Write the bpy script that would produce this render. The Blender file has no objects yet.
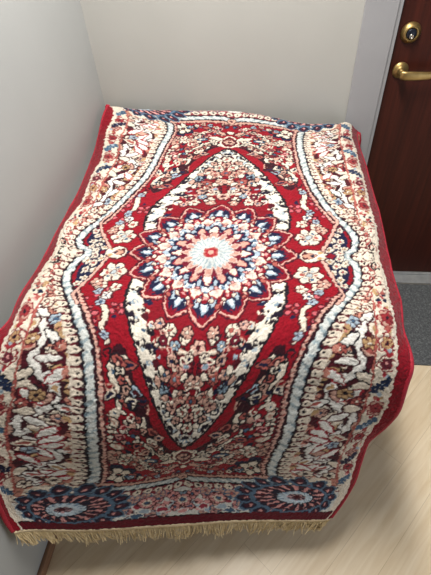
import bpy, bmesh, math, random
import numpy as np
from mathutils import Matrix, Vector

random.seed(7)
RNG = np.random.default_rng(11)
SC = bpy.context.scene
COL = SC.collection

# ------------------------------------------------------------------ camera frame
F = 428.0
CX, CY = 215.5, 287.5
CAM_H = 1.63
nv = np.array([30.5, 410.0, F]); nv /= np.linalg.norm(nv)      # straight down, in lens axes
fw = np.array([0, 0, 1.0]) - nv[2] * nv; fw /= np.linalg.norm(fw)
rt = np.cross(nv, fw)


def project(P):
    P = P - np.array([0, 0, CAM_H])
    r = P[..., 0:1] * rt + P[..., 1:2] * fw - P[..., 2:3] * nv
    return np.stack([CX + F * r[..., 0] / r[..., 2], CY + F * r[..., 1] / r[..., 2]], -1)


def unproject(px, z):
    r = np.stack([px[..., 0] - CX, px[..., 1] - CY, np.full(px.shape[:-1], F)], -1)
    d = np.stack([r @ rt, r @ fw, -(r @ nv)], -1)
    t = (z - CAM_H) / d[..., 2]
    return d * t[..., None] + np.array([0, 0, CAM_H])


cam_d = bpy.data.cameras.new('camera')
cam_d.sensor_fit = 'VERTICAL'
cam_d.sensor_height = 36.0
cam_d.lens = F / 575.0 * 36.0
cam = bpy.data.objects.new('camera', cam_d)
COL.objects.link(cam)
M = Matrix(((rt[0], -rt[1], -rt[2], 0), (fw[0], -fw[1], -fw[2], 0), (-nv[0], nv[1], nv[2], CAM_H), (0, 0, 0, 1)))
cam.matrix_world = M
cam_d.clip_start = 0.02
SC.camera = cam

# ------------------------------------------------------------------ helpers


def lin(c):
    c = np.asarray(c, float) / 255.0
    return np.where(c <= 0.04045, c / 12.92, ((c + 0.055) / 1.055) ** 2.4)


def rgba(c):
    l = lin(c)
    return (float(l[0]), float(l[1]), float(l[2]), 1.0)


def tag(o, label=None, cat=None, group=None, kind=None):
    if label: o['label'] = label
    if cat: o['category'] = cat
    if group: o['group'] = group
    if kind: o['kind'] = kind
    return o


def link(name, me, mat=None, parent=None):
    o = bpy.data.objects.new(name, me)
    COL.objects.link(o)
    if mat: me.materials.append(mat)
    if parent: o.parent = parent
    return o


def obj(name, bm, mat, parent=None, smooth=False, bevel=0.0):
    bmesh.ops.recalc_face_normals(bm, faces=bm.faces)
    if bevel:
        bmesh.ops.bevel(bm, geom=list(bm.edges), offset=bevel, segments=2, affect='EDGES', profile=0.6)
    me = bpy.data.meshes.new(name)
    bm.to_mesh(me); bm.free()
    if smooth:
        for p in me.polygons: p.use_smooth = True
    return link(name, me, mat, parent)


def new_mat(name):
    m = bpy.data.materials.new(name); m.use_nodes = True
    nt = m.node_tree
    return m, nt, nt.nodes['Principled BSDF']


def N(nt, typ, **kw):
    n = nt.nodes.new(typ)
    for k, v in kw.items():
        if k.startswith('in_'):
            n.inputs[k[3:].replace('_', ' ')].default_value = v
        else:
            setattr(n, k, v)
    return n


def ramp(nt, stops):
    r = nt.nodes.new('ShaderNodeValToRGB')
    el = r.color_ramp.elements
    while len(el) < len(stops): el.new(0.5)
    for e, (p, c) in zip(el, stops):
        e.position = p; e.color = rgba(c)
    return r


def noise_mat(name, c1, c2, scale, rough=0.6, bump=0.1, bscale=200.0, metal=0.0, stretch=None, bdist=0.002):
    m, nt, b = new_mat(name)
    tc = N(nt, 'ShaderNodeTexCoord')
    src = tc.outputs['Object']
    if stretch:
        mp = N(nt, 'ShaderNodeMapping'); mp.inputs['Scale'].default_value = stretch
        nt.links.new(src, mp.inputs['Vector']); src = mp.outputs['Vector']
    n1 = N(nt, 'ShaderNodeTexNoise'); n1.inputs['Scale'].default_value = scale; n1.inputs['Detail'].default_value = 5
    nt.links.new(src, n1.inputs['Vector'])
    r = ramp(nt, [(0.3, c1), (0.7, c2)])
    nt.links.new(n1.outputs['Fac'], r.inputs['Fac'])
    nt.links.new(r.outputs['Color'], b.inputs['Base Color'])
    b.inputs['Roughness'].default_value = rough
    b.inputs['Metallic'].default_value = metal
    if bump:
        n2 = N(nt, 'ShaderNodeTexNoise'); n2.inputs['Scale'].default_value = bscale; n2.inputs['Detail'].default_value = 3
        nt.links.new(src, n2.inputs['Vector'])
        bp = N(nt, 'ShaderNodeBump'); bp.inputs['Strength'].default_value = bump; bp.inputs['Distance'].default_value = bdist
        nt.links.new(n2.outputs['Fac'], bp.inputs['Height'])
        nt.links.new(bp.outputs['Normal'], b.inputs['Normal'])
    return m


# ------------------------------------------------------------------ room axes
YAW = math.atan(0.15)
E1 = np.array([math.cos(YAW), -math.sin(YAW)])     # along the back wall, to the right
E2 = np.array([math.sin(YAW), math.cos(YAW)])      # from the viewer towards the back wall
K = np.array([-0.393, 1.758])                      # foot of the back left corner
ROOM = Matrix(((E1[0], E2[0], 0, K[0]), (E1[1], E2[1], 0, K[1]), (0, 0, 1, 0), (0, 0, 0, 1)))

WD = np.array([0.1685, 1.0]) / np.hypot(0.1685, 1.0)     # run of the left wall, a touch off square
WN = np.array([WD[1], -WD[0]])
LEFT = Matrix(((WN[0], WD[0], 0, K[0]), (WN[1], WD[1], 0, K[1]), (0, 0, 1, 0), (0, 0, 0, 1)))


def box(bm, x0, x1, y0, y1, z0, z1):
    vs = [bm.verts.new((x, y, z)) for z in (z0, z1) for x, y in ((x0, y0), (x1, y0), (x1, y1), (x0, y1))]
    for f in ((0, 3, 2, 1), (4, 5, 6, 7), (0, 1, 5, 4), (1, 2, 6, 5), (2, 3, 7, 6), (3, 0, 4, 7)):
        bm.faces.new([vs[i] for i in f])


def room_obj(name, boxes, mat, bevel=0.0, parent=None):
    bm = bmesh.new()
    for b in boxes: box(bm, *b)
    o = obj(name, bm, mat, parent, bevel=bevel)
    if parent is None: o.matrix_world = ROOM
    return o


M_wall_l = noise_mat('wall_paint_grey_shaded', (160, 162, 160), (165, 167, 165), 3, 0.75, 0.06, 260)  # grey toned darker than the back wall, the left wall's shading put into the colour
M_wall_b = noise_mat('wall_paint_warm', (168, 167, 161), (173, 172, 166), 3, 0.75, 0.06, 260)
M_trim = noise_mat('trim_paint', (150, 150, 152), (156, 156, 158), 6, 0.5, 0.03, 150)
M_ceiling = noise_mat('ceiling_paint', (222, 222, 220), (228, 228, 226), 3, 0.9, 0.05, 200)
M_thr = noise_mat('threshold_metal', (150, 152, 152), (172, 173, 172), 30, 0.42, 0.08, 300, 0.3)
M_base = noise_mat('baseboard_wood', (116, 84, 62), (140, 104, 78), 14, 0.5, 0.05, 120, 0, (12, 1, 12))


def wood_door():
    m, nt, b = new_mat('door_mahogany')
    tc = N(nt, 'ShaderNodeTexCoord')
    mp = N(nt, 'ShaderNodeMapping'); mp.inputs['Scale'].default_value = (26, 26, 1.1)
    nt.links.new(tc.outputs['Object'], mp.inputs['Vector'])
    n1 = N(nt, 'ShaderNodeTexNoise'); n1.inputs['Scale'].default_value = 2.2; n1.inputs['Detail'].default_value = 6
    n1.inputs['Distortion'].default_value = 0.6
    nt.links.new(mp.outputs['Vector'], n1.inputs['Vector'])
    r = ramp(nt, [(0.25, (50, 19, 11)), (0.5, (62, 24, 14)), (0.75, (74, 30, 19))])
    nt.links.new(n1.outputs['Fac'], r.inputs['Fac'])
    nt.links.new(r.outputs['Color'], b.inputs['Base Color'])
    b.inputs['Roughness'].default_value = 0.5
    b.inputs['Specular IOR Level'].default_value = 0.22
    return m


def floor_mat():
    m, nt, b = new_mat('laminate_floor')
    tc = N(nt, 'ShaderNodeTexCoord')
    mp = N(nt, 'ShaderNodeMapping'); mp.inputs['Rotation'].default_value = (0, 0, math.radians(-50))
    nt.links.new(tc.outputs['Object'], mp.inputs['Vector'])
    br = N(nt, 'ShaderNodeTexBrick')
    br.inputs['Scale'].default_value = 1.0
    br.inputs['Brick Width'].default_value = 1.2
    br.inputs['Row Height'].default_value = 0.12
    br.inputs['Mortar Size'].default_value = 0.0008
    br.inputs['Mortar Smooth'].default_value = 0.3
    br.inputs['Color1'].default_value = rgba((222, 206, 180))
    br.inputs['Color2'].default_value = rgba((228, 213, 188))
    br.inputs['Mortar'].default_value = rgba((196, 178, 150))
    nt.links.new(mp.outputs['Vector'], br.inputs['Vector'])
    mp2 = N(nt, 'ShaderNodeMapping'); mp2.inputs['Scale'].default_value = (1.6, 16, 1)
    nt.links.new(mp.outputs['Vector'], mp2.inputs['Vector'])
    n1 = N(nt, 'ShaderNodeTexNoise'); n1.inputs['Scale'].default_value = 3; n1.inputs['Detail'].default_value = 6; n1.inputs['Distortion'].default_value = 0.8
    nt.links.new(mp2.outputs['Vector'], n1.inputs['Vector'])
    r = ramp(nt, [(0.3, (238, 228, 212)), (0.7, (255, 252, 246))])
    nt.links.new(n1.outputs['Fac'], r.inputs['Fac'])
    mx = N(nt, 'ShaderNodeMix', data_type='RGBA', blend_type='MULTIPLY')
    mx.inputs[0].default_value = 1.0
    nt.links.new(br.outputs['Color'], mx.inputs[6]); nt.links.new(r.outputs['Color'], mx.inputs[7])
    nt.links.new(mx.outputs[2], b.inputs['Base Color'])
    b.inputs['Roughness'].default_value = 0.38
    return m


# walls, floor, ceiling (room frame: x along the back wall, y outwards through it, z up)
CAS0, CAS1 = 0.963, 1.083        # casing, filled in below from the corner
CH = 2.6
floor = room_obj('floor', [(-0.25, 2.6, -3.2, 0.12, -0.08, 0.0)], floor_mat()); tag(floor, kind='structure')
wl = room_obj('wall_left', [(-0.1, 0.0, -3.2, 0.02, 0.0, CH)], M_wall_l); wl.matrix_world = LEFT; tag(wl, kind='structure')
DX0, DX1, DTOP = 1.083, 1.983, 2.08
wb = room_obj('wall_back', [(-0.1, DX0, 0.0, 0.12, 0.0, CH), (DX1, 2.6, 0.0, 0.12, 0.0, CH), (DX0, DX1, 0.0, 0.12, DTOP, CH)], M_wall_b)
tag(wb, kind='structure')
ce = room_obj('ceiling', [(-0.25, 2.6, -3.2, 0.12, CH, CH + 0.06)], M_ceiling); tag(ce, kind='structure')
bl = room_obj('baseboard_left', [(0.0, 0.013, -3.0, 0.0, 0.0, 0.045)], M_base, bevel=0.002); bl.matrix_world = LEFT; tag(bl, kind='structure')
bb = room_obj('baseboard_back', [(0.013, DX0 - 0.125, -0.013, 0.0, 0.0, 0.045)], M_base, bevel=0.002); tag(bb, kind='structure')
tr = room_obj('trim_1', [(DX0 - 0.122, DX0 - 0.014, -0.012, 0.0, 0.0, DTOP + 0.1), (DX0 - 0.014, DX0, -0.007, 0.12, 0.0, DTOP),
                         (DX1 + 0.014, DX1 + 0.122, -0.012, 0.0, 0.0, DTOP + 0.1), (DX1, DX1 + 0.014, -0.007, 0.12, 0.0, DTOP),
                         (DX0 - 0.014, DX1 + 0.014, -0.012, 0.0, DTOP, DTOP + 0.1)], M_trim, bevel=0.0015)
tag(tr, 'grey painted door casing between the wall and the brown door', kind='structure')
th = room_obj('trim_2', [(DX0 - 0.014, DX1 + 0.014, -0.062, 0.012, 0.0, 0.012), (DX0, DX1, -0.004, 0.012, 0.012, 0.02)], M_thr, bevel=0.002)
tag(th, 'grey metal threshold under the brown door', kind='structure')

# door with its brass fittings
door = room_obj('door_1', [(DX0 + 0.002, DX1 - 0.002, 0.012, 0.052, 0.021, DTOP - 0.003)], wood_door(), bevel=0.0015)
tag(door, 'dark reddish brown wooden door with brass lock and lever', 'door', kind='structure')
M_brass = noise_mat('brushed_brass', (158, 132, 82), (178, 152, 100), 40, 0.40, 0.05, 300, 0.9)
M_cyl = noise_mat('dark_cylinder', (28, 32, 42), (40, 44, 56), 60, 0.35, 0.0, metal=0.5)
M_steel = noise_mat('key_steel', (188, 182, 170), (206, 200, 190), 60, 0.25, 0.0, metal=1.0)


def lathe(profile, n=40):
    """profile of (radius, distance out of the door); axis along -y"""
    bm = bmesh.new()
    rings = []
    for r, d in profile:
        if r < 1e-6:
            rings.append([bm.verts.new((0, -d, 0))])
        else:
            rings.append([bm.verts.new((r * math.cos(2 * math.pi * i / n), -d, r * math.sin(2 * math.pi * i / n))) for i in range(n)])
    for a, b in zip(rings, rings[1:]):
        for i in range(n):
            j = (i + 1) % n
            if len(a) == 1: bm.faces.new((a[0], b[i], b[j]))
            elif len(b) == 1: bm.faces.new((a[i], b[0], a[j]))
            else: bm.faces.new((a[i], b[i], b[j], a[j]))
    return bm


RX, RZ, LX, LZ = DX0 + 0.045, 1.023, DX0 + 0.049, 1.144
lock = obj('lock_escutcheon', lathe([(0, 0), (0.033, 0), (0.0335, 0.003), (0.031, 0.008), (0.026, 0.014), (0.0225, 0.0175), (0.019, 0.018), (0.018, 0.0155), (0, 0.0155)]), M_brass, door, True)
lock.location = (LX, 0.012, LZ)
tag(lock, 'round domed brass lock plate')
cyl = obj('lock_cylinder', lathe([(0, 0.014), (0.016, 0.014), (0.016, 0.019), (0.0145, 0.0205), (0, 0.0205)]), M_cyl, lock, True)
bm = lathe([(0, 0.02), (0.0078, 0.02), (0.0078, 0.025), (0.0065, 0.0262), (0.0045, 0.0262), (0.004, 0.0245), (0, 0.0245)], 24)
ks = obj('keyhole', bm, M_steel, lock, True); ks.location = (0.0, 0.0, -0.0065)

rose = obj('door_handle', lathe([(0, 0), (0.0275, 0), (0.028, 0.003), (0.0262, 0.007), (0.021, 0.0085), (0.0195, 0.0105), (0.0125, 0.011), (0.0115, 0.014), (0.0108, 0.05), (0, 0.05)]), M_brass, door, True)
rose.location = (RX, 0.012, RZ)
tag(rose, 'brass rose and neck of the lever')
# lever: swept rounded bar, from the neck to the right and slightly down/in
bm = bmesh.new()
path = [(-0.011, -0.048, 0.0, 0.010, 0.0085), (-0.006, -0.050, 0.0, 0.0145, 0.010), (0.01, -0.054, -0.001, 0.0150, 0.0085), (0.04, -0.055, -0.002, 0.0145, 0.0070),
        (0.08, -0.055, -0.002, 0.0130, 0.0065), (0.115, -0.051, 0.0, 0.0106, 0.006), (0.125, -0.048, 0.0, 0.009, 0.006), (0.129, -0.043, 0.0, 0.006, 0.005)]
rings = []
for x, y, z, hz, hy in path:
    ring = []
    for i in range(20):
        a = 2 * math.pi * i / 20
        c, s = math.cos(a), math.sin(a)
        ring.append(bm.verts.new((x, y + hy * math.copysign(abs(c) ** 0.6, c), z + hz * math.copysign(abs(s) ** 0.6, s))))
    rings.append(ring)
for a, b in zip(rings, rings[1:]):
    for i in range(20): bm.faces.new((a[i], a[(i + 1) % 20], b[(i + 1) % 20], b[i]))
bm.faces.new(rings[0]); bm.faces.new(rings[-1])
obj('lever', bm, M_brass, rose, True)

# doormat
m, nt, b = new_mat('mat_pile')
tc = N(nt, 'ShaderNodeTexCoord')
n1 = N(nt, 'ShaderNodeTexNoise'); n1.inputs['Scale'].default_value = 170; n1.inputs['Detail'].default_value = 4
nt.links.new(tc.outputs['Object'], n1.inputs['Vector'])
r = ramp(nt, [(0.3, (60, 62, 64)), (0.55, (88, 90, 91)), (0.75, (124, 126, 126))])
nt.links.new(n1.outputs['Fac'], r.inputs['Fac']); nt.links.new(r.outputs['Color'], b.inputs['Base Color'])
b.inputs['Roughness'].default_value = 0.95
bp = N(nt, 'ShaderNodeBump'); bp.inputs['Strength'].default_value = 0.8; bp.inputs['Distance'].default_value = 0.004
nt.links.new(n1.outputs['Fac'], bp.inputs['Height']); nt.links.new(bp.outputs['Normal'], b.inputs['Normal'])
mat_o = room_obj('doormat', [(1.03, 1.96, -0.56, -0.068, 0.0005, 0.009)], m, bevel=0.003)
tag(mat_o, 'dark grey ribbed entrance mat lying on the floor at the door', 'doormat')

# ------------------------------------------------------------------ the rug: pattern drawn in its own plane
W2, L2 = 0.56, 1.06          # half width, half length in pattern units
PX = 0.0011
QW, QH = int(round(W2 / PX)), int(round(L2 / PX))
uu = (np.arange(QW) + 0.5) * PX
vv = (np.arange(QH) + 0.5) * PX
U, V = np.meshgrid(uu, vv)
IMG = np.zeros((QH, QW, 3))
RED, DRED, MAR = (138, 6, 27), (94, 8, 24), (74, 13, 26)
CREAM, IVORY, PEACH, SALM = (220, 207, 189), (210, 208, 200), (196, 154, 138), (164, 86, 78)
NAVY, BLACK, LBLUE, GBLUE, SLATE, TAN, PINK = (20, 24, 54), (22, 16, 26), (158, 174, 186), (136, 156, 170), (64, 92, 118), (178, 144, 104), (214, 150, 146)
WHITE = (226, 223, 216)
ROSE = (206, 164, 150)


def bbox(cx, cy, r):
    x0, x1 = max(0, int((cx - r) / PX)), min(QW, int((cx + r) / PX) + 2)
    y0, y1 = max(0, int((cy - r) / PX)), min(QH, int((cy + r) / PX) + 2)
    return slice(y0, y1), slice(x0, x1)


def put(mask, c, sl=None):
    if sl is None: IMG[mask] = c
    else: IMG[sl][mask] = c


def disc(x, y, r, c, out=None, ow=0.004):
    if out is not None: disc(x, y, r + ow, out)
    sl = bbox(x, y, r + 0.002)
    put((U[sl] - x) ** 2 + (V[sl] - y) ** 2 < r * r, c, sl)


def flower(x, y, r, n, pc, out=None, cc=None, rot=0.0, ow=0.006, depth=0.24, c2=None):
    sl = bbox(x, y, r + ow + 0.002)
    dx, dy = U[sl] - x, V[sl] - y
    rr = np.hypot(dx, dy); a = np.arctan2(dy, dx) + rot
    lim = r * (1 - depth + depth * np.abs(np.cos(n * a / 2)) * 1.0)
    if out is not None: put(rr < lim + ow, out, sl)
    put(rr < lim, pc, sl)
    if out is not None:      # lines between the petals
        put((rr < lim) & (rr > r * 0.35) & (np.abs(np.cos(n * a / 2)) < 0.28), out, sl)
    if c2 is not None: put(rr < lim * 0.62, c2, sl)
    if cc is not None:
        if out is not None: put(rr < r * 0.36, out, sl)
        put(rr < r * 0.26, cc, sl)


def leaf(x, y, L, W, ang, c, out=None, ow=0.005, core=None):
    """drop shape starting at (x, y), pointing along ang"""
    ca, sa = math.cos(ang), math.sin(ang)
    sl = bbox(x + ca * L / 2, y + sa * L / 2, L / 2 + W + ow + 0.003)
    t = ((U[sl] - x) * ca + (V[sl] - y) * sa) / L
    d = np.abs(-(U[sl] - x) * sa + (V[sl] - y) * ca)
    tt = np.clip(t, 0, 1)
    w = W * np.sin(np.pi * tt ** 0.75) ** 0.8
    e = ow / L
    if out is not None:
        t2 = np.clip((t + e) / (1 + 2 * e), 0, 1)
        put((d < (W + ow) * np.sin(np.pi * t2 ** 0.75) ** 0.7) & (t > -e) & (t < 1 + 1.6 * e), out, sl)
    put((d < w) & (t > 0) & (t < 1), c, sl)
    if core is not None:
        put((d < w * 0.45) & (t > 0.22) & (t < 0.75), core, sl)


def spline(pts, n=14):
    P = np.array(pts, float)
    Q = np.vstack([2 * P[0] - P[1], P, 2 * P[-1] - P[-2]])
    out = []
    for i in range(1, len(Q) - 2):
        for t in np.linspace(0, 1, n, endpoint=False):
            a, b_, c, d = Q[i - 1], Q[i], Q[i + 1], Q[i + 2]
            out.append(0.5 * (2 * b_ + (c - a) * t + (2 * a - 5 * b_ + 4 * c - d) * t * t + (3 * b_ - a - 3 * c + d) * t ** 3))
    out.append(P[-1])
    return np.array(out)


def stroke(pts, w, c, out=None, ow=0.005, smooth=True, taper=False):
    P = spline(pts, 8) if smooth and len(pts) > 2 else np.array(pts, float)
    for cc, ex in (((out, ow),) if out is not None else ()) + ((c, 0.0),):
        for i, (a, b_) in enumerate(zip(P, P[1:])):
            ww = w / 2 * ((1 - 0.75 * i / len(P)) if taper else 1) + ex
            m_ = (a + b_) / 2
            sl = bbox(m_[0], m_[1], np.hypot(*(b_ - a)) / 2 + ww + 0.002)
            dx, dy = U[sl] - a[0], V[sl] - a[1]
            e = b_ - a; l2 = max(e @ e, 1e-12)
            t = np.clip((dx * e[0] + dy * e[1]) / l2, 0, 1)
            put((dx - t * e[0]) ** 2 + (dy - t * e[1]) ** 2 < ww * ww, cc, sl)


def poly(pts, c):
    P = np.array(pts, float)
    inside = np.zeros(U.shape, bool)
    for (x0, y0), (x1, y1) in zip(P, np.roll(P, -1, 0)):
        cond = (y0 > V) != (y1 > V)
        with np.errstate(divide='ignore', invalid='ignore'):
            xi = (x1 - x0) * (V - y0) / (y1 - y0 + 1e-12) + x0
        inside ^= cond & (U < xi)
    if c is not None: put(inside, c)
    return inside


def curl(x, y, r, ang, turns, w, c, out=None, flip=1):
    ts = np.linspace(0, 1, 12)
    pts = [(x + r * (1 - 0.75 * t) * math.cos(ang + flip * turns * 2 * math.pi * t), y + r * (1 - 0.75 * t) * math.sin(ang + flip * turns * 2 * math.pi * t)) for t in ts]
    stroke(pts, w, c, out, smooth=False)


def vnoise(shape, cell, rng):
    h, w = shape
    g = rng.random((h // cell + 3, w // cell + 3))
    yi = np.arange(h) / cell; xi = np.arange(w) / cell
    y0 = yi.astype(int); x0 = xi.astype(int)
    fy = (yi - y0)[:, None]; fx = (xi - x0)[None, :]
    fy = fy * fy * (3 - 2 * fy); fx = fx * fx * (3 - 2 * fx)
    a = g[np.ix_(y0, x0)]; b_ = g[np.ix_(y0, x0 + 1)]; c = g[np.ix_(y0 + 1, x0)]; d = g[np.ix_(y0 + 1, x0 + 1)]
    return (a * (1 - fx) + b_ * fx) * (1 - fy) + (c * (1 - fx) + d * fx) * fy - 0.5


# --- guard curve u = g(v) and the straight arch of the end border
G = spline([(-0.012, 0.379), (0.0, 0.374), (0.012, 0.379), (0.035, 0.405), (0.07, 0.414), (0.11, 0.407), (0.15, 0.388), (0.21, 0.355), (0.28, 0.322), (0.36, 0.302), (0.46, 0.290),
            (0.6, 0.286), (0.75, 0.290), (0.86, 0.298), (0.92, 0.302), (1.08, 0.304)], 20)
gv = np.interp(vv, G[:, 0], G[:, 1])
gp = np.gradient(gv, vv)
gs = np.concatenate([[0], np.cumsum(np.hypot(np.diff(gv), np.diff(vv)))])
DG = (U - gv[:, None]) / np.sqrt(1 + np.minimum(gp[:, None] ** 2, 3.0))
SG = np.repeat(gs[:, None], QW, 1)
ARCH = 0.868 - 0.012 * np.exp(-(uu / 0.028) ** 2) + 0.006 * (uu / 0.3) ** 2
DE = V - ARCH[None, :]
SE = U

IMG[:] = RED

# --- field ground ornaments (the quarter is mirrored both ways)
# alternating rosette clusters of four small dots
for cx, cy, s in ((0.285, 0.165, 1), (0.235, 0.225, 0.9), (0.278, 0.262, 1), (0.338, 0.20, 0.9), (0.315, 0.235, .8)):
    for ax_, ay_ in ((-1, -1), (1, -1), (-1, 1), (1, 1)):
        disc(cx + ax_ * 0.0125 * s, cy + ay_ * 0.0125 * s, 0.0072 * s, (196, 96, 104), MAR, 0.004)
    disc(cx, cy, 0.004, SALM)
    disc(cx + 0.004, cy + 0.033 * s, 0.0075, NAVY)
# white/blue hanging sprays outside the medallion
stroke([(0.262, 0.155), (0.285, 0.20), (0.262, 0.24), (0.268, 0.29), (0.255, 0.325)], 0.013, CREAM, MAR, 0.004)
for x, y, r, c in ((0.255, 0.145, .016, CREAM), (0.30, 0.135, .019, CREAM), (0.272, 0.178, .014, WHITE), (0.30, 0.16, .012, LBLUE), (0.283, 0.205, .013, LBLUE), (0.262, 0.31, .012, LBLUE)):
    flower(x, y, r, 5, c, MAR, SALM if c == CREAM else SLATE, ow=0.004)
# big pale blossoms beside the petals
flower(0.276, 0.082, 0.038, 6, CREAM, MAR, None, ow=0.005)
for k in range(6): disc(0.276 + 0.019 * math.cos(k * 1.05), 0.082 + 0.019 * math.sin(k * 1.05), 0.0055, (SALM, SLATE, (170, 176, 176))[k % 3])
disc(0.276, 0.082, 0.008, (170, 180, 184), MAR, .003)
flower(0.315, 0.118, 0.018, 5, PEACH, MAR, CREAM, ow=0.004)
# white comma leaf
stroke([(0.213, 0.40), (0.235, 0.365), (0.243, 0.40), (0.222, 0.44), (0.222, 0.485), (0.205, 0.50)], 0.024, CREAM, BLACK, 0.004, taper=True)
disc(0.236, 0.392, 0.006, SLATE)
curl(0.19, 0.45, 0.028, 0.5, 1.2, 0.009, SALM, BLACK)
curl(0.165, 0.47, 0.025, 2.5, 1.1, 0.008, MAR, PEACH)
# row of small x-shaped sprigs down the field edge
for y in (0.52, 0.555, 0.59):
    for dx, dy in ((-1, -1), (1, -1), (-1, 1), (1, 1)):
        disc(0.238 + dx * 0.007, y + dy * 0.008, 0.006, CREAM, BLACK, 0.0025)
flower(0.232, 0.50, 0.014, 5, CREAM, None, SLATE); disc(0.225, 0.585, 0.006, LBLUE); disc(0.21, 0.60, 0.007, PEACH, BLACK)
# pale flower cloud above the corner blossom
for x, y, r, c, c2 in ((0.235, 0.665, .026, PEACH, SALM), (0.20, 0.675, .024, CREAM, PEACH), (0.165, 0.685, .022, PEACH, CREAM), (0.215, 0.70, .02, CREAM, SALM), (0.25, 0.70, .017, PEACH, NAVY),
                       (0.185, 0.715, .018, SALM, CREAM), (0.148, 0.705, .018, CREAM, PEACH), (0.135, 0.735, .02, CREAM, BLACK), (0.165, 0.745, .017, PEACH, MAR)):
    flower(x, y, r, 6, c, BLACK, c2, rot=x * 40, ow=0.004)
disc(0.235, 0.785, 0.047, BLACK); disc(0.20, 0.765, 0.022, NAVY); disc(0.262, 0.755, 0.02, BLACK); disc(0.262, 0.815, 0.018, NAVY)
disc(0.175, 0.80, 0.022, NAVY); disc(0.235, 0.74, 0.02, NAVY)
flower(0.232, 0.79, 0.043, 6, CREAM, BLACK, None, rot=0.4, depth=0.34); disc(0.232, 0.79, 0.013, BLACK); disc(0.232, 0.79, 0.005, SALM)
flower(0.19, 0.80, 0.018, 5, SALM, BLACK, CREAM); flower(0.265, 0.775, 0.013, 5, PEACH, BLACK, MAR)
# small flowers along the arch
for i, x in enumerate((0.03, 0.062, 0.094, 0.126, 0.158, 0.19)):
    flower(x, 0.822 - 0.02 * math.sin(i * 1.7) - 0.006 * i * (i < 4), 0.0115, 5, (PEACH, CREAM, LBLUE)[i % 3], BLACK, MAR, ow=0.003)
    if i % 2: disc(x + 0.014, 0.80, 0.006, SLATE)
# outer scrolls following the almond
AL = [(0.213, 0.12), (0.212, 0.20), (0.187, 0.28), (0.155, 0.36), (0.118, 0.44), (0.076, 0.512), (0.036, 0.566), (0.0, 0.600)]
OUT = [(0.222, 0.345), (0.208, 0.385), (0.185, 0.44), (0.145, 0.52), (0.105, 0.585), (0.06, 0.63), (0.0, 0.655)]
stroke(OUT, 0.040, (50, 8, 22), None)
for i, (x, y) in enumerate(spline(OUT, 4)[1::2]):
    c = (CREAM, SALM, PEACH, LBLUE, MAR)[i % 5]
    leaf(x, y, 0.042, 0.012, 2.6 + 0.9 * math.sin(i * 2.1), c, BLACK, 0.004, core=(MAR, NAVY, CREAM)[i % 3])
    curl(x + 0.012, y + 0.012, 0.013, i * 1.3, 0.9, 0.006, (PEACH, CREAM, SALM)[i % 3], BLACK, 1 if i % 2 else -1)
stroke([(0.0, 0.70), (0.035, 0.688), (0.065, 0.662), (0.095, 0.652), (0.125, 0.622), (0.165, 0.585), (0.175, 0.55), (0.205, 0.525)], 0.011, CREAM, BLACK, 0.004)
for x, y in ((0.075, 0.665), (0.125, 0.63), (0.165, 0.585), (0.19, 0.545)):
    flower(x, y + 0.012, 0.016, 5, CREAM, BLACK, SLATE, ow=0.004)
FILL = ((0.10, 0.60), (0.14, 0.64), (0.185, 0.62), (0.21, 0.59), (0.18, 0.52), (0.205, 0.46), (0.05, 0.72), (0.085, 0.73), (0.11, 0.76), (0.055, 0.775), (0.09, 0.79), (0.03, 0.795), (0.155, 0.655), (0.215, 0.63), (0.12, 0.70), (0.195, 0.56), (0.225, 0.545), (0.235, 0.44), (0.24, 0.36))
for i, (x, y) in enumerate(FILL):
    leaf(x, y, 0.038, 0.0105, i * 1.9, (PEACH, CREAM, SALM, (120, 26, 40))[i % 4], BLACK, 0.0045, core=(MAR, None, NAVY)[i % 3])
    curl(x + 0.012, y - 0.010, 0.014, i * 1.1, 0.85, 0.0052, (CREAM, PEACH, BLACK, PINK)[i % 4], None, 1 if i % 2 else -1)
    disc(x - 0.014, y + 0.012, 0.0062, (CREAM, NAVY, PEACH, SLATE)[i % 4], BLACK, 0.003)
# palmette over the almond tip
leaf(0.0, 0.62, 0.10, 0.032, math.pi / 2, DRED, CREAM, 0.008, core=SALM)
flower(0.0, 0.665, 0.024, 6, PEACH, BLACK, MAR, ow=0.004)
leaf(0.028, 0.69, 0.07, 0.013, 0.3, CREAM, BLACK); leaf(0.02, 0.735, 0.05, 0.010, 0.7, PEACH, BLACK); disc(0.0, 0.755, 0.012, CREAM, BLACK)
leaf(0.10, 0.69, 0.05, 0.012, 0.0, SLATE, BLACK, core=CREAM)

# --- pointed almond: dark outline, ivory band with curls, red heart field
alm = [(0, 0.10), (0.20, 0.10)] + [tuple(p) for p in spline(AL, 10)]
stroke(AL, 0.020, BLACK); stroke(AL, 0.010, MAR)
IN = [(0.176, 0.12), (0.174, 0.20), (0.150, 0.28), (0.120, 0.35), (0.087, 0.42), (0.050, 0.485), (0.020, 0.525), (0.0, 0.546)]
MID = [((a[0] + b_[0]) / 2, (a[1] + b_[1]) / 2) for a, b_ in zip(AL, IN)]
poly([(0, 0.08), (0.19, 0.08)] + [tuple(p) for p in spline(IN, 10)], (124, 8, 26))
stroke(MID, 0.038, (224, 215, 200), BLACK, 0.006)
for i, (x, y) in enumerate(spline(MID, 5)):          # scalloped rim of the band
    disc(x - 0.017, y - 0.004, 0.0085, (224, 215, 200)); disc(x + 0.015, y + 0.004, 0.006, (224, 215, 200))
ms = spline(MID, 6)
for i, (x, y) in enumerate(ms[::2]):
    sgn = 1 if i % 2 else -1
    disc(x + sgn * 0.011, y + 0.004 * sgn, 0.0045, BLACK if i % 3 else SLATE)
    if i % 2: curl(x, y, 0.010, i * 1.1, 0.8, 0.0045, BLACK if i % 3 else GBLUE)
    leaf(x + 0.018 * sgn, y, 0.020, 0.0045, 2.2 * sgn, (30, 16, 30), None)
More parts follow.
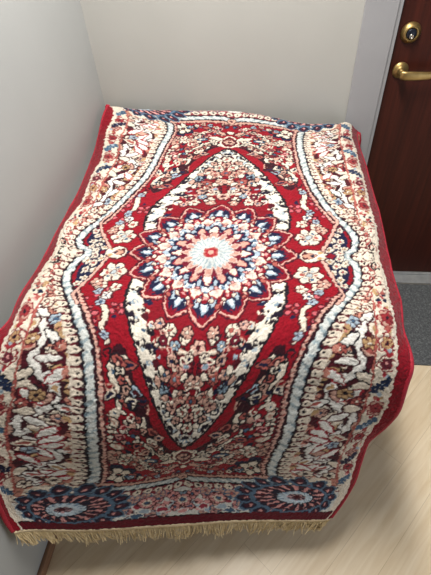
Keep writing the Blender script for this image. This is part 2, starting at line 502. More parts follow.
for i, (x, y) in enumerate(spline(MID, 6)[3::6]):
    sg = 1 if i % 2 else -1
    leaf(x + 0.024 * sg, y - 0.01, 0.030, 0.0085, (2.5 if sg > 0 else 0.5), (26, 16, 34), None); disc(x - 0.004 * sg, y + 0.006, 0.006, (160, 172, 178))
for i, (x, y) in enumerate(spline(IN, 6)[2::3]):
    leaf(x - 0.006, y, 0.028, 0.010, 2.4 + 0.6 * math.sin(i * 2.2), (BLACK, NAVY, MAR)[i % 3], None)
    disc(x - 0.016, y - 0.006, 0.005, (CREAM, LBLUE)[i % 2])
# bouquet inside the heart field
for x, y, r, pc, cc in ((0.028, 0.345, .022, DRED, GBLUE), (0.07, 0.335, .017, PEACH, SALM), (0.058, 0.378, .019, SALM, GBLUE), (0.012, 0.385, .018, PEACH, CREAM), (0.09, 0.372, .016, PEACH, SLATE),
                        (0.035, 0.425, .021, PEACH, SALM), (0.0, 0.435, .018, SALM, SLATE), (0.06, 0.455, .018, PEACH, MAR), (0.025, 0.468, .018, CREAM, SALM), (0.0, 0.485, .016, PEACH, MAR),
                        (0.09, 0.41, .014, GBLUE, NAVY), (0.045, 0.495, .013, PEACH, BLACK), (0.0, 0.52, .018, CREAM, SALM)  ):
    flower(x, y, r, 6, pc, BLACK, cc, rot=x * 60, ow=0.004)
for x, y, a in ((0.02, 0.365, 0.6), (0.05, 0.405, 1.2), (0.075, 0.43, 0.2), (0.02, 0.505, 0.9), (0.10, 0.35, 1.6), (0.115, 0.38, 2.0), (0.035, 0.31, 0.2)):
    leaf(x, y, 0.026, 0.008, a, (CREAM, PEACH)[int(x * 1000) % 2], BLACK, 0.003)
stroke([(0.0, 0.285), (0.02, 0.31), (0.058, 0.31), (0.082, 0.29), (0.075, 0.27)], 0.007, CREAM, None)
flower(0.040, 0.280, 0.014, 4, CREAM, MAR, None); leaf(0.09, 0.285, 0.04, 0.014, 0.6, CREAM, SALM, 0.004, core=PEACH)
disc(0.028, 0.345, 0.008, GBLUE, PINK, .003)
for i, (x, y) in enumerate(((0.10, 0.30), (0.05, 0.355), (0.085, 0.395), (0.015, 0.41), (0.05, 0.44), (0.075, 0.475), (0.012, 0.452), (0.02, 0.32), (0.06, 0.335))):
    curl(x, y, 0.013, i * 1.4, 0.9, 0.005, (CREAM, PEACH, BLACK)[i % 3], None, 1 if i % 2 else -1); disc(x + 0.012, y, 0.005, (BLACK, CREAM, NAVY)[i % 3])

# blossoms packed between the medallion and the bouquet
for i, (x, y, r, pc, cc) in enumerate(((0.0, 0.30, .020, ROSE, MAR), (0.035, 0.262, .016, PEACH, CREAM), (0.085, 0.262, .018, CREAM, SALM), (0.115, 0.25, .013, ROSE, SLATE), (0.10, 0.29, .013, (104, 14, 36), CREAM), (0.065, 0.30, .013, GBLUE, CREAM), (0.022, 0.325, .012, CREAM, NAVY))):
    flower(x, y, r, 6, pc, (50, 10, 26), cc, rot=i, ow=0.004)
    curl(x + 0.018, y + 0.012, 0.012, i * 1.6, 0.9, 0.005, (CREAM, BLACK, ROSE)[i % 3], None)
# --- medallion
nz0 = vnoise(U.shape, 5, RNG)
disc(0.0, 0.0, 0.182, (126, 8, 28))
for k in range(-1, 6):                       # 16 outer petals: heart drops with thin pink rims
    a = k * math.pi / 8
    ca, sa = math.cos(a), math.sin(a)
    leaf(ca * 0.122, sa * 0.122, 0.128, 0.050, a, RED, (60, 10, 26), 0.004)
    leaf(ca * 0.123, sa * 0.123, 0.125, 0.048, a, ROSE, None)
    leaf(ca * 0.130, sa * 0.130, 0.112, 0.0430, a, (120, 6, 28), None)
    leaf(ca * 0.136, sa * 0.136, 0.096, 0.0345, a, NAVY, None)
    leaf(ca * 0.196, sa * 0.196, 0.040, 0.0100, a, (120, 6, 28), None)
    for s in (-1, 1):
        b_ = a + s * 0.128
        leaf(math.cos(b_) * 0.142, math.sin(b_) * 0.142, 0.070, 0.0150, a - s * 0.10, NAVY, None)
        leaf(math.cos(b_) * 0.150, math.sin(b_) * 0.150, 0.044, 0.0088, a + s * 0.04, WHITE if s > 0 else (160, 176, 188), None)
    leaf(ca * 0.172, sa * 0.172, 0.042, 0.0100, a, (150, 168, 182), NAVY, 0.007, core=WHITE)
    disc(ca * 0.164, sa * 0.164, 0.0125, (128, 8, 30), NAVY, .003); disc(ca * 0.162, sa * 0.162, 0.0060, PINK)
    disc(ca * 0.150, sa * 0.150, 0.006, CREAM, RED, .003)
for k in range(-1, 5):                       # blossoms between the petals
    a = (k + 0.5) * math.pi / 8
    ca, sa = math.cos(a), math.sin(a)
    leaf(ca * 0.116, sa * 0.116, 0.056, 0.0235, a, (96, 10, 30), None)
    leaf(ca * 0.118, sa * 0.118, 0.048, 0.0190, a, CREAM, (150, 30, 46), 0.003, core=(186, 178, 172))
    leaf(ca * 0.124, sa * 0.124, 0.020, 0.0075, a, PEACH, None)
    for s in (-1, 1):
        b_ = a + s * 0.10
        disc(math.cos(b_) * 0.170, math.sin(b_) * 0.170, 0.006, CREAM, MAR, .003)
    disc(ca * 0.190, sa * 0.190, 0.0065, SALM, MAR, .003)
rr = np.hypot(U, V); aa = np.arctan2(V, U)
put(rr < 0.140 + 0.008 * np.cos(16 * aa), (120, 10, 32))
put(rr < 0.136 + 0.009 * np.cos(16 * aa), (160, 176, 190))
put((rr < 0.138 + 0.009 * np.cos(16 * aa)) & (rr > 0.116) & (np.cos(48 * aa + 60 * rr) > 0.35), WHITE)
put((rr < 0.138 + 0.009 * np.cos(16 * aa)) & (rr > 0.112) & (nz0 > 0.16), SLATE)
for k in range(-1, 6):
    a = k * math.pi / 8
    ca, sa = math.cos(a), math.sin(a)
    leaf(ca * 0.080, sa * 0.080, 0.050, 0.0205, a, NAVY, None)
    leaf(ca * 0.080, sa * 0.080, 0.037, 0.0105, a, PEACH if k % 2 else CREAM, (140, 24, 44), 0.003)
for k in range(-1, 5):
    a = (k + 0.5) * math.pi / 8
    ca, sa = math.cos(a), math.sin(a)
    leaf(ca * 0.098, sa * 0.098, 0.034, 0.0120, a, NAVY, None, core=LBLUE); disc(ca * 0.128, sa * 0.128, 0.007, MAR); disc(ca * 0.128, sa * 0.128, 0.004, PINK)
put(rr < 0.090, (104, 14, 38))
for k in range(-1, 6):                       # ring of peach petals
    a = k * math.pi / 8
    leaf(math.cos(a) * 0.045, math.sin(a) * 0.045, 0.048, 0.0112, a, (198, 164, 152), None, core=(182, 136, 122))
put(rr < 0.062 + 0.005 * np.cos(24 * aa), (192, 196, 194))
put((rr < 0.062) & (rr > 0.024) & (np.cos(24 * aa) > 0.55), (146, 162, 168))
put(rr < 0.021, SALM); put(rr < 0.016, (150, 24, 40)); put((rr < 0.009), PEACH)

# --- wide side border
put(DG > -0.033, MAR)
put(DG > 0.014, CREAM)
nz1 = vnoise(U.shape, 46, RNG); nz2 = vnoise(U.shape, 38, RNG); nz3 = vnoise(U.shape, 9, RNG)
low = (DG > 0.045) & (V > 0.20)
put(low & (nz1 > 0.15), (196, 162, 122)); put(low & (nz1 > 0.24), TAN); put(low & (nz2 > 0.26), (186, 128, 110))
put(low & (nz2 < -0.20), (74, 14, 28)); put(low & (nz1 > 0.08) & (np.abs(nz3) < 0.05), BLACK); put(low & (nz2 > 0.15) & (np.abs(nz3) < 0.03), MAR)
# white ribbon vine with dark outline, winding up the border
vine = [(0.455, 0.225), (0.425, 0.262), (0.402, 0.31), (0.418, 0.36), (0.405, 0.405), (0.370, 0.445), (0.362, 0.49), (0.392, 0.525), (0.428, 0.555), (0.425, 0.605), (0.385, 0.635), (0.358, 0.68), (0.372, 0.73), (0.415, 0.76), (0.43, 0.80), (0.40, 0.84)]
stroke([(p[0] + 0.017, p[1] + 0.006) for p in vine], 0.022, (74, 14, 28), None)
stroke([(p[0] - 0.018, p[1] - 0.004) for p in vine], 0.013, (58, 20, 26), None)
stroke(vine, 0.0210, WHITE, (60, 16, 26), 0.005)
vs_ = spline(vine, 4)
for i, (x, y) in enumerate(vs_[1:-1:3]):
    s = 1 if i % 2 else -1
    c = (WHITE, CREAM, WHITE, PEACH)[i % 4]
    leaf(x + s * 0.005, y, 0.044 + 0.012 * (i % 3), 0.0105 + 0.002 * (i % 2), (0.55 if s > 0 else 2.6) + 0.5 * math.sin(i * 1.9), c, ((60, 16, 26), MAR, BLACK)[i % 3], 0.0045, core=(None, TAN, None, SALM, None)[i % 5])
    curl(x - s * 0.022, y + 0.012, 0.010, i * 1.7, 0.8, 0.0048, (BLACK, MAR, WHITE)[i % 3], None, s)
# white reaching leaves streaked with red
for i, (x, y, a_) in enumerate(((0.342, 0.60, 0.7), (0.345, 0.635, 0.5), (0.355, 0.57, 0.9), (0.40, 0.66, 2.2), (0.395, 0.78, 2.6), (0.335, 0.77, 0.7), (0.34, 0.81, 0.5), (0.345, 0.40, 0.8), (0.43, 0.46, 2.4), (0.43, 0.70, 2.3))):
    leaf(x, y, 0.060, 0.0100, a_, WHITE, (150, 30, 44), 0.005)
for i, (x, y, r, c, cc) in enumerate(((0.455, 0.05, .020, CREAM, SALM), (0.427, 0.055, .017, CREAM, TAN), (0.448, 0.095, .015, CREAM, PEACH), (0.425, 0.165, .020, PEACH, SALM), (0.395, 0.20, .018, CREAM, MAR),
                                     (0.385, 0.265, .018, LBLUE, SLATE), (0.425, 0.215, .014, CREAM, SALM), (0.362, 0.345, .015, SALM, CREAM), (0.43, 0.32, .016, TAN, CREAM),
                                     (0.395, 0.475, .018, TAN, BLACK), (0.425, 0.50, .014, SALM, CREAM), (0.352, 0.54, .015, PEACH, SLATE), (0.408, 0.675, .016, LBLUE, SLATE), (0.37, 0.83, .017, CREAM, BLACK), (0.335, 0.845, .014, CREAM, BLACK), (0.425, 0.845, .018, CREAM, BLACK), (0.44, 0.12, .014, SALM, CREAM))):
    flower(x, y, r, 5 + i % 2, c, (MAR, (60, 16, 26))[i % 2], cc, rot=i, ow=0.004)
# fine red line work on the pale ground around the middle
for i in range(30):
    x, y = 0.425 + 0.065 * RNG.random(), 0.02 + 0.20 * RNG.random()
    curl(x, y, 0.013 + 0.006 * RNG.random(), RNG.random() * 6, 0.7, 0.0036, ((150, 34, 46), SALM, MAR)[i % 3], None, 1 if i % 2 else -1)
curl(0.478, 0.035, 0.020, 1.0, 0.8, 0.006, BLACK, None); curl(0.47, 0.01, 0.014, 4.0, 0.8, 0.005, BLACK, None); curl(0.44, 0.02, 0.016, 2.0, 0.9, 0.005, MAR, None)
# outer band beyond the fine salmon line
stroke([(0.447, 0.18), (0.447, 0.30), (0.446, 0.45), (0.446, 0.60), (0.446, 0.75), (0.446, 0.88)], 0.0055, SALM)
put((U > 0.451) & (DG > 0.05) & (V > 0.16), (218, 206, 188))
for i, (x, y, r, pc, cc) in enumerate(((0.480, 0.245, .026, (146, 44, 48), BLACK), (0.477, 0.315, .025, TAN, BLACK), (0.478, 0.37, .022, (88, 30, 44), PINK), (0.478, 0.52, .026, (150, 54, 56), MAR),
                                       (0.478, 0.645, .026, (144, 48, 52), MAR), (0.478, 0.80, .026, (150, 50, 56), BLACK), (0.478, 0.72, .019, PEACH, BLACK))):
    flower(x, y, r, 6, CREAM if i % 3 else PEACH, (128, 24, 38), None, rot=i * .7, ow=0.0045)
    flower(x, y, r * 0.66, 5, pc, (110, 20, 36), cc, rot=i, ow=0.003)
    for s in (-1, 1):
        leaf(x - 0.004, y + s * (r + 0.004), 0.020, 0.006, s * 0.9, (TAN, (150, 40, 50), LBLUE)[i % 3], None); leaf(x + 0.004, y + s * (r + 0.002), 0.018, 0.005, 3.14 - s * 0.9, (150, 40, 50), None)
for x0, y0, sgn, c in ((0.474, 0.165, 0, NAVY), (0.477, 0.435, 1, (26, 40, 70)), (0.477, 0.582, 1, SLATE), (0.477, 0.755, 1, NAVY), (0.477, 0.865, 1, SLATE)):
    pts = ((-1, -1), (1, -1), (-1, 1), (1, 1)) if not sgn else ((-2, 2), (-1, 2), (-2, 1), (-1, 1), (0, 1), (-1, 0), (0, 0), (1, 0), (0, -1), (1, -1), (2, -1), (1, -2), (2, -2))
    for dx, dy in pts: disc(x0 + dx * 0.0105, y0 + dy * 0.0115, 0.0068, c)
    disc(x0, y0, 0.003, LBLUE)
for i in range(34):
    x, y = 0.456 + 0.045 * RNG.random(), 0.10 + 0.76 * RNG.random()
    if min(abs(y - q) for q in (0.245, 0.315, 0.37, 0.435, 0.52, 0.582, 0.645, 0.72, 0.755, 0.80)) < 0.02: continue
    leaf(x, y, 0.018, 0.006, RNG.random() * 6, (SALM, TAN, LBLUE, (150, 40, 50), PINK)[i % 5], None)

# --- guard bands along the side border
ph = SG / 0.0255 + 0.14 * np.sin(SG * 37.0)
pc = (ph % 1 - 0.5) * 0.0255
put((DG > 0.011) & (DG < 0.024), (60, 12, 24))
put((DG > 0.022) & (DG < 0.040) & (np.abs(pc) > 0.0098), (96, 22, 34))
put(((pc * 1.06) ** 2 + ((DG - 0.0285) * 0.85) ** 2 < 0.0106 ** 2), CREAM)
put(pc ** 2 + (DG - 0.0265) ** 2 < 0.0036 ** 2, BLACK)
sal = (DG > 0.042) & (DG < 0.050 + 0.008 * np.sin(SG * 2 * np.pi / 0.062)) & (V > 0.14) & (V < 0.84)
put(sal & (nz3 > 0.06), (190, 126, 110)); put(sal & (np.sin(SG * 2 * np.pi / 0.085 + 60 * DG) > 0.72), TAN); put(sal & (np.sin(SG * 2 * np.pi / 0.033 - 90 * DG) > 0.86), MAR)
put((DG > 0.011) & (DG < 0.0165), BLACK)
put((DG > -0.0110) & (DG < 0.0105), (204, 207, 203))
tw = np.sin(2 * np.pi * (SG / 0.030 - DG / 0.034)) + 1.2 * nz3
GG = (150, 164, 168)
put((DG > -0.0110) & (DG < 0.0105) & (tw > 0.72), GG)
put((DG > 0.005) & (DG < 0.0115) & (tw > -0.1), GG); put((DG > 0.0085) & (DG < 0.0115) & (tw > 0.3), (92, 108, 118))
put((DG > -0.0195) & (DG < -0.0105), (44, 14, 24))
put((DG > -0.0270 - 0.0022 * np.sin(SG * 2 * np.pi / 0.016)) & (DG < -0.0190), ROSE)
put((DG > -0.0270) & (DG < -0.0195) & (np.sin(SG * 2 * np.pi / 0.016 + 150 * DG) > 0.80), SALM)

# --- side cartouche: navy lattice with cream bells between field and guard
car = poly([(0.43, 0.0), (0.292, 0.0), (0.306, 0.012), (0.322, 0.045), (0.340, 0.085), (0.366, 0.140), (0.38, 0.16), (0.43, 0.16)], None) & (DG < -0.0125)
put(car, NAVY)
put(car & (DG > -0.027) & (V > 0.025) & (V < 0.135), (128, 6, 26)); put(car & (DG > -0.0165), (40, 14, 24))
for i, (x, y) in enumerate(((0.326, 0.024), (0.347, 0.040), (0.338, 0.068), (0.364, 0.062), (0.358, 0.094), (0.372, 0.118), (0.369, 0.030), (0.352, 0.012))):
    flower(x, y, 0.0125, 5, CREAM, NAVY, SALM if i % 2 else TAN, ow=0.003, rot=i)
stroke([(0.290, 0.004), (0.304, 0.014), (0.320, 0.047), (0.338, 0.09), (0.362, 0.142), (0.368, 0.17), (0.345, 0.21)], 0.0085, ROSE, (60, 10, 26), 0.003)
leaf(0.252, 0.0, 0.072, 0.026, 0.0, CREAM, MAR, 0.005, core=WHITE)
leaf(0.262, 0.0, 0.034, 0.011, 0.0, (186, 140, 120), MAR, 0.003); disc(0.286, 0.0, 0.0055, NAVY); disc(0.302, 0.012, 0.006, TAN); disc(0.268, 0.012, 0.005, MAR); disc(0.330, 0.0, 0.010, (120, 8, 30), NAVY, .004); disc(0.350, 0.0, 0.005, CREAM)
disc(0.250, 0.0, 0.006, NAVY)

# --- end border
E = (DE > -0.036) & (U < gv[:, None] + 0.0)
put(E, MAR)
put(E & (DE > -0.031 - 0.003 * np.sin(U * 2 * np.pi / 0.016)) & (DE < -0.018), PEACH)
put(E & (DE > -0.014), BLACK)
twe = np.sin(2 * np.pi * (U / 0.036 - DE / 0.034))
put(E & (DE > -0.010) & (DE < 0.012), (204, 207, 203)); put(E & (DE > -0.010) & (DE < 0.012) & (twe + nz3 > 0.6), GG); put(E & (DE > 0.007) & (DE < 0.012) & (twe > -0.1), GG); put(E & (DE > 0.012), BLACK)
B = (DE > 0.019) & (U < 0.46)
put(B, (120, 40, 52))
pe = U / 0.031
put(B & (((pe % 1 - 0.5) * 0.031) ** 2 + (DE - 0.034) ** 2 < 0.0130 ** 2), CREAM)
put(B & (((pe % 1 - 0.5) * 0.031) ** 2 + (DE - 0.032) ** 2 < 0.0045 ** 2), BLACK)
put(B & (DE > 0.050), IVORY)
for i in range(95):
    x, y = 0.30 * RNG.random(), 0.925 + 0.095 * RNG.random()
    t_ = i % 6
    if t_ < 2: flower(x, y, 0.013 + 0.006 * RNG.random(), 5, (PINK, PEACH, LBLUE)[i % 3], (MAR, SLATE)[i % 2], (SLATE, SALM)[i % 2], ow=0.003)
    elif t_ < 5: leaf(x, y, 0.034, 0.009, (0.25 if i % 2 else 2.9) + 0.5 * RNG.random(), (LBLUE, (150, 50, 66), SLATE, PINK, GBLUE)[i % 5], (WHITE, BLACK)[i % 2], 0.003)
    else: curl(x, y, 0.014, RNG.random() * 6, 0.8, 0.005, MAR)
for x in (0.0, 0.10, 0.20):
    flower(x, 0.96, 0.024, 7, PINK, MAR, SLATE, ow=0.004, c2=CREAM)
disc(0.0, 0.848, 0.016, PEACH, BLACK, .004); disc(0.0, 0.848, 0.006, MAR)
# navy/cream stripes toward the very end
put(V > 1.022, BLACK)
# --- corner rosette
cx, cy = 0.300, 0.958
q = np.hypot((U - cx) / 1.25, (V - cy) / 0.74)
qa = np.arctan2((V - cy) / 0.74, (U - cx) / 1.25)
put(q < 0.094, (34, 30, 48))
for k in range(16):
    a = k * 2 * math.pi / 16
    px_, py_ = cx + math.cos(a) * 0.086 * 1.25, cy + math.sin(a) * 0.086 * 0.80
    leaf(px_, py_, 0.046, 0.0185, math.atan2(math.sin(a) * 0.9, math.cos(a)), (30, 28, 50), (84, 110, 134), 0.0055, core=(70, 26, 44))
    disc(px_ + math.cos(a) * 0.018, py_ + math.sin(a) * 0.015, 0.0045, PINK)
put((q < 0.092) & (q > 0.084), (84, 110, 134))
put((q < 0.082) & (q > 0.046) & (np.sin(qa * 18) > 0.35) & (nz3 > -0.2), PINK)
put((q < 0.080) & (q > 0.062) & (np.sin(qa * 18) < -0.6), MAR)
put(q < 0.046, (44, 26, 40)); put((q < 0.040), (196, 210, 220)); put((q < 0.040) & (q > 0.03) & (np.sin(qa * 14) > 0.5), (120, 146, 168)); put(q < 0.020, (60, 40, 60)); put((q < 0.020) & (np.sin(qa * 8) > 0.3), (190, 150, 150)); put(q < 0.009, MAR)
put(V > 1.026 + 0.002 * np.sin(U * 2 * np.pi / 0.02), (92, 7, 24))
put((U > 0.497) & (nz3 > -0.25), CREAM)
# --- plain red outer edge
wob = 0.0022 * np.sin(V * 2 * np.pi / 0.024) + 0.0015 * np.sin(V * 2 * np.pi / 0.061)
put(U > 0.508 + wob, (128, 6, 26))
RED_EDGE = U > 0.517

# assemble the full rug, with a knotted, slightly ragged sampling
NU, NS = 2 * QW // 2, 2 * QH // 2
FULL = np.zeros((2 * QH, 2 * QW, 3))
FULL[QH:, QW:] = IMG; FULL[QH:, :QW] = IMG[:, ::-1]
FULL[:QH] = FULL[QH:][::-1]


sh = FULL.shape[:2]
jx = vnoise(sh, 4, RNG) * 5.0 + vnoise(sh, 9, RNG) * 5.0
jy = vnoise(sh, 4, RNG) * 5.0 + vnoise(sh, 9, RNG) * 5.0
IY, IX = np.mgrid[0:sh[0], 0:sh[1]]
SX = np.clip(np.rint(IX + jx).astype(int), 0, sh[1] - 1); SY = np.clip(np.rint(IY + jy).astype(int), 0, sh[0] - 1)
FULL = lin(FULL[SY, SX])
NU, NS = QW, QH
COLR = FULL.reshape(NS, 2, NU, 2, 3).mean(axis=(1, 3))
COLR *= (1 + 0.22 * vnoise((NS, NU), 3, RNG) + 0.16 * vnoise((NS, NU), 14, RNG))[..., None]
COLR = np.clip(COLR, 0, 1)

# ------------------------------------------------------------------ the rug: shape
H_T = 0.895                               # pile height above the floor on the flat part
KS = (CAM_H - H_T) / 0.83
CEN = unproject(np.array([211.0, 252.0]), np.array(H_T))[:2]
us = np.linspace(-W2, W2, NU)
ss = np.linspace(-L2, L2, NS)


def sstep(a, b, x):
    t = np.clip((x - a) / (b - a), 0, 1)
    return t * t * (3 - 2 * t)


def surface(us, ss):
    """centre-plane rug shape in metres: arrays (len(ss), len(us), 3)"""
    fine = np.linspace(-L2 - 0.1, L2 + 0.1, 1400)
    uu_ = us[None, :]
    phi_max = np.radians(67.5 + 12.0 * uu_ / 0.5)
    sf = -0.315 + 0.0 * uu_
    f = fine[:, None]
    phi = phi_max * (1 - sstep(sf - 0.15, sf + 0.15, f))
    back = np.radians(86) * sstep(0.905 - 0.05 * uu_, 0.985 - 0.05 * uu_, f)
    d = fine[1] - fine[0]
    vh = np.cumsum(np.cos(phi) * np.cos(back), 0) * d
    zz = np.cumsum(np.sin(phi), 0) * d - np.cumsum(np.sin(back), 0) * d
    i0 = np.argmin(np.abs(fine))
    vh -= vh[i0:i0 + 1]; zz -= zz[i0:i0 + 1]
    idx = (ss - fine[0]) / d
    i = np.clip(idx.astype(int), 0, len(fine) - 2); fr = (idx - i)[:, None]
    VH = vh[i] * (1 - fr) + vh[i + 1] * fr
    ZZ = zz[i] * (1 - fr) + zz[i + 1] * fr
    # long edges fold down over the table sides
    fu = np.linspace(0, W2 + 0.05, 400)
    psi = np.radians(56) * sstep(0.448, 0.525, fu)
    du = fu[1] - fu[0]
    uh = np.cumsum(np.cos(psi)) * du; dz = np.cumsum(np.sin(psi)) * du
    a = np.abs(us)
    UH = np.sign(us) * np.interp(a, fu, uh); DZ = np.interp(a, fu, dz)
    wd = sstep(-0.40, -0.24, ss)[:, None] * np.where(us[None, :] < 0, 1 - 0.9 * sstep(0.45, 0.85, ss)[:, None], 1.0)
    UU = us[None, :] * (1 - wd) + UH[None, :] * wd
    ZZ = ZZ - DZ[None, :] * wd
    # the back edge lies a little higher at the wall corner, a little lower at the door
    ZZ = ZZ - 0.06 * us[None, :] * sstep(0.25, 0.95, ss)[:, None]
    # soft rumples
    ZZ = ZZ + 0.005 * np.sin(us[None, :] * 9 + ss[:, None] * 5) * np.sin(ss[:, None] * 11 + 1.0)
    X = CEN[0] + KS * (E1[0] * UU + E2[0] * VH)
    Y = CEN[1] + KS * (E1[1] * UU + E2[1] * VH)
    Z = H_T + KS * ZZ
    return np.stack([X, Y, Z], -1)


# where named points of the pattern lie on the draped cloth: (u, v) -> place
LM = [
    ((0, 0), (211, 252)),
    ((-0.245, 0), (130, 252)),
    ((0.245, 0), (296, 256)),
    ((0, 0.248), (222, 205)),
    ((0, -0.248), (201, 328)),
    ((-0.374, 0), (89, 252)),
    ((0.374, 0), (347, 256)),
    ((0.412, 0.07), (354, 240)),
    ((0.412, -0.07), (357, 276)),
    ((-0.412, 0.07), (80, 240)),
    ((-0.412, -0.07), (69, 273)),
    ((0.322, 0.28), (320, 198)),
    ((-0.322, 0.28), (123, 200)),
    ((0.286, 0.6), (301, 152)),
    ((-0.286, 0.6), (160, 150)),
    ((0.299, 0.87), (303, 129)),
    ((-0.299, 0.87), (165, 119)),
    ((-0.3, 0.95), (142, 107)),
    ((0, 0.868), (232, 119)),
    ((0, 0.592), (228, 150)),
    ((0.322, -0.28), (327, 322)),
    ((-0.322, -0.28), (80, 322)),
    ((0.302, -0.36), (310, 355)),
    ((-0.302, -0.36), (88, 352)),
    ((0.29, -0.46), (297, 390)),
    ((-0.29, -0.46), (91, 395)),
    ((0.286, -0.6), (288, 432)),
    ((-0.286, -0.6), (93, 440)),
    ((0, -0.592), (184, 446)),
    ((0.298, -0.86), (274, 479)),
    ((-0.298, -0.86), (90, 487)),
    ((0, -0.868), (183, 479)),
    ((0.3, -0.958), (298, 497)),
    ((-0.3, -0.958), (62, 510)),
    ((0, -1.06), (183, 524)),
    ((0.56, -1.06), (332, 518)),
    ((-0.56, -1.06), (13, 532)),
    ((-0.3, -1.06), (75, 530)),
    ((0.3, -1.06), (285, 520)),
    ((0.508, 0), (379, 258)),
    ((0.508, 0.25), (370, 207)),
    ((0.508, 0.5), (360, 166)),
    ((0.508, 0.8), (352, 136)),
    ((0.508, -0.17), (390, 300)),
    ((0.508, -0.3), (397, 340)),
    ((0.508, -0.42), (394, 382)),
    ((0.508, -0.52), (385, 410)),
    ((0.508, -0.62), (371, 431)),
    ((0.508, -0.72), (360, 450)),
    ((0.508, -0.82), (354, 469)),
    ((0.508, -0.95), (346, 494)),
    ((0.56, 0), (390, 260)),
    ((0.56, 0.25), (379, 210)),
    ((0.56, 0.5), (367, 168)),
    ((0.56, 0.8), (358, 139)),
    ((0.56, -0.17), (401, 300)),
    ((0.56, -0.3), (408, 342)),
    ((0.56, -0.42), (407, 385)),
    ((0.56, -0.52), (398, 413)),
    ((0.56, -0.62), (382, 431)),
    ((0.56, -0.72), (368, 444)),
    ((0.56, -0.82), (360, 467)),
    ((0.56, -0.95), (350, 492)),
    ((-0.508, 0.9), (113, 109)),
    ((-0.508, 0.7), (107, 130)),
    ((-0.508, 0.5), (101, 160)),
    ((-0.508, 0.25), (82, 202)),
    ((-0.508, 0), (55, 250)),
    ((-0.508, -0.17), (30, 289)),
    ((-0.508, -0.3), (9, 332)),
    ((-0.508, -0.42), (-8, 375)),
    ((-0.508, -0.6), (-20, 430)),
    ((-0.508, -0.8), (-12, 478)),
    ((-0.508, -0.95), (2, 508)),
    ((-0.56, 0.9), (103, 106)),
    ((-0.56, 0.7), (98, 130)),
    ((-0.56, 0.5), (90, 160)),
    ((-0.56, 0.25), (70, 206)),
    ((-0.56, 0), (45, 254)),
    ((-0.56, -0.17), (21, 293)),
    ((-0.56, -0.3), (0, 330)),
    ((-0.56, -0.42), (-20, 375)),
    ((-0.56, -0.6), (-32, 432)),
    ((-0.56, -0.8), (-24, 484)),
    ((-0.56, -0.95), (-4, 512)),
    ((-0.45, 0.95), (121, 104)),
    ((0, 0.95), (236, 110)),
    ((0.4, 0.95), (333, 126)),
    ((0.56, 0.95), (357, 131)),
    ((0.508, 0.95), (350, 128)),
]
LAMBDA = 4e-5


def rbf(d2):
    return np.where(d2 > 1e-12, d2 * np.log(d2 + 1e-12) * 0.5, 0.0)


def settle(P, us, ss):
    if not LM: return P
    uvp = np.array([l[0] for l in LM]); tgt = np.array([l[1] for l in LM], float)
    cu = np.array([surface(np.array([u_]), np.array([v_]))[0, 0] for u_, v_ in uvp])
    res = tgt - project(cu)
    n = len(uvp)
    d2 = ((uvp[:, None] - uvp[None]) ** 2).sum(-1)
    A = np.zeros((n + 3, n + 3)); A[:n, :n] = rbf(d2) + np.eye(n) * LAMBDA
    A[:n, n] = 1; A[:n, n + 1:] = uvp; A[n, :n] = 1; A[n + 1:, :n] = uvp.T
    w = np.linalg.solve(A, np.vstack([res, np.zeros((3, 2))]))
    UUg, SSg = np.meshgrid(us, np.clip(ss, -L2, 0.95))
    off = w[n] + UUg[..., None] * w[n + 1] + SSg[..., None] * w[n + 2]
    for i in range(n):
        off += rbf((UUg - uvp[i, 0]) ** 2 + (SSg - uvp[i, 1]) ** 2)[..., None] * w[i]
    Q = unproject(project(P) + off, P[..., 2])
    # the cloth stops at the walls
    ra = (Q[..., :2] - K) @ WN; rb = (Q[..., :2] - K) @ E2
    ra2 = 0.022 + np.logaddexp(0, (ra - 0.022) / 0.006) * 0.006
    rb2 = -0.03 - np.logaddexp(0, (-rb - 0.03) / 0.012) * 0.012
    Q[..., :2] += (ra2 - ra)[..., None] * WN + (rb2 - rb)[..., None] * E2
    return Q


def normals(P):
    nrm = np.cross(np.gradient(P, axis=1), np.gradient(P, axis=0))
    return nrm / np.linalg.norm(nrm, axis=-1, keepdims=True)


P0 = settle(surface(us, ss), us, ss)
NR = normals(P0)
lum = COLR @ np.array([0.3, 0.5, 0.2])
relief = 0.0016 * (np.clip(lum, 0, 0.6) / 0.6 - 0.5) + 0.0022 * vnoise((NS, NU), 2, RNG) + 0.0016 * vnoise((NS, NU), 7, RNG)
PT = P0 + NR * relief[..., None]
THICK = 0.010


def grid_mesh(name, P, flip=False):
    h, w = P.shape[:2]
    me = bpy.data.meshes.new(name)
    idx = np.arange(h * w).reshape(h, w)
    q = np.stack([idx[:-1, :-1], idx[:-1, 1:], idx[1:, 1:], idx[1:, :-1]], -1).reshape(-1, 4)
    if flip: q = q[:, ::-1]
    return me, q


def fill_mesh(me, verts, quads):
    me.vertices.add(len(verts)); me.vertices.foreach_set('co', np.ascontiguousarray(verts, dtype=np.float32).ravel())
    me.loops.add(quads.size); me.loops.foreach_set('vertex_index', np.ascontiguousarray(quads, dtype=np.int32).ravel())
    me.polygons.add(len(quads))
    me.polygons.foreach_set('loop_start', np.arange(0, quads.size, 4, dtype=np.int32))
    me.polygons.foreach_set('loop_total', np.full(len(quads), 4, dtype=np.int32))
    me.update(calc_edges=True)
    me.polygons.foreach_set('use_smooth', np.ones(len(quads), dtype=bool))
    me.update()


rug = bpy.data.objects.new('persian_rug', None); COL.objects.link(rug)
tag(rug, 'red and cream floral medallion rug with tan fringe, draped over a table', 'rug')

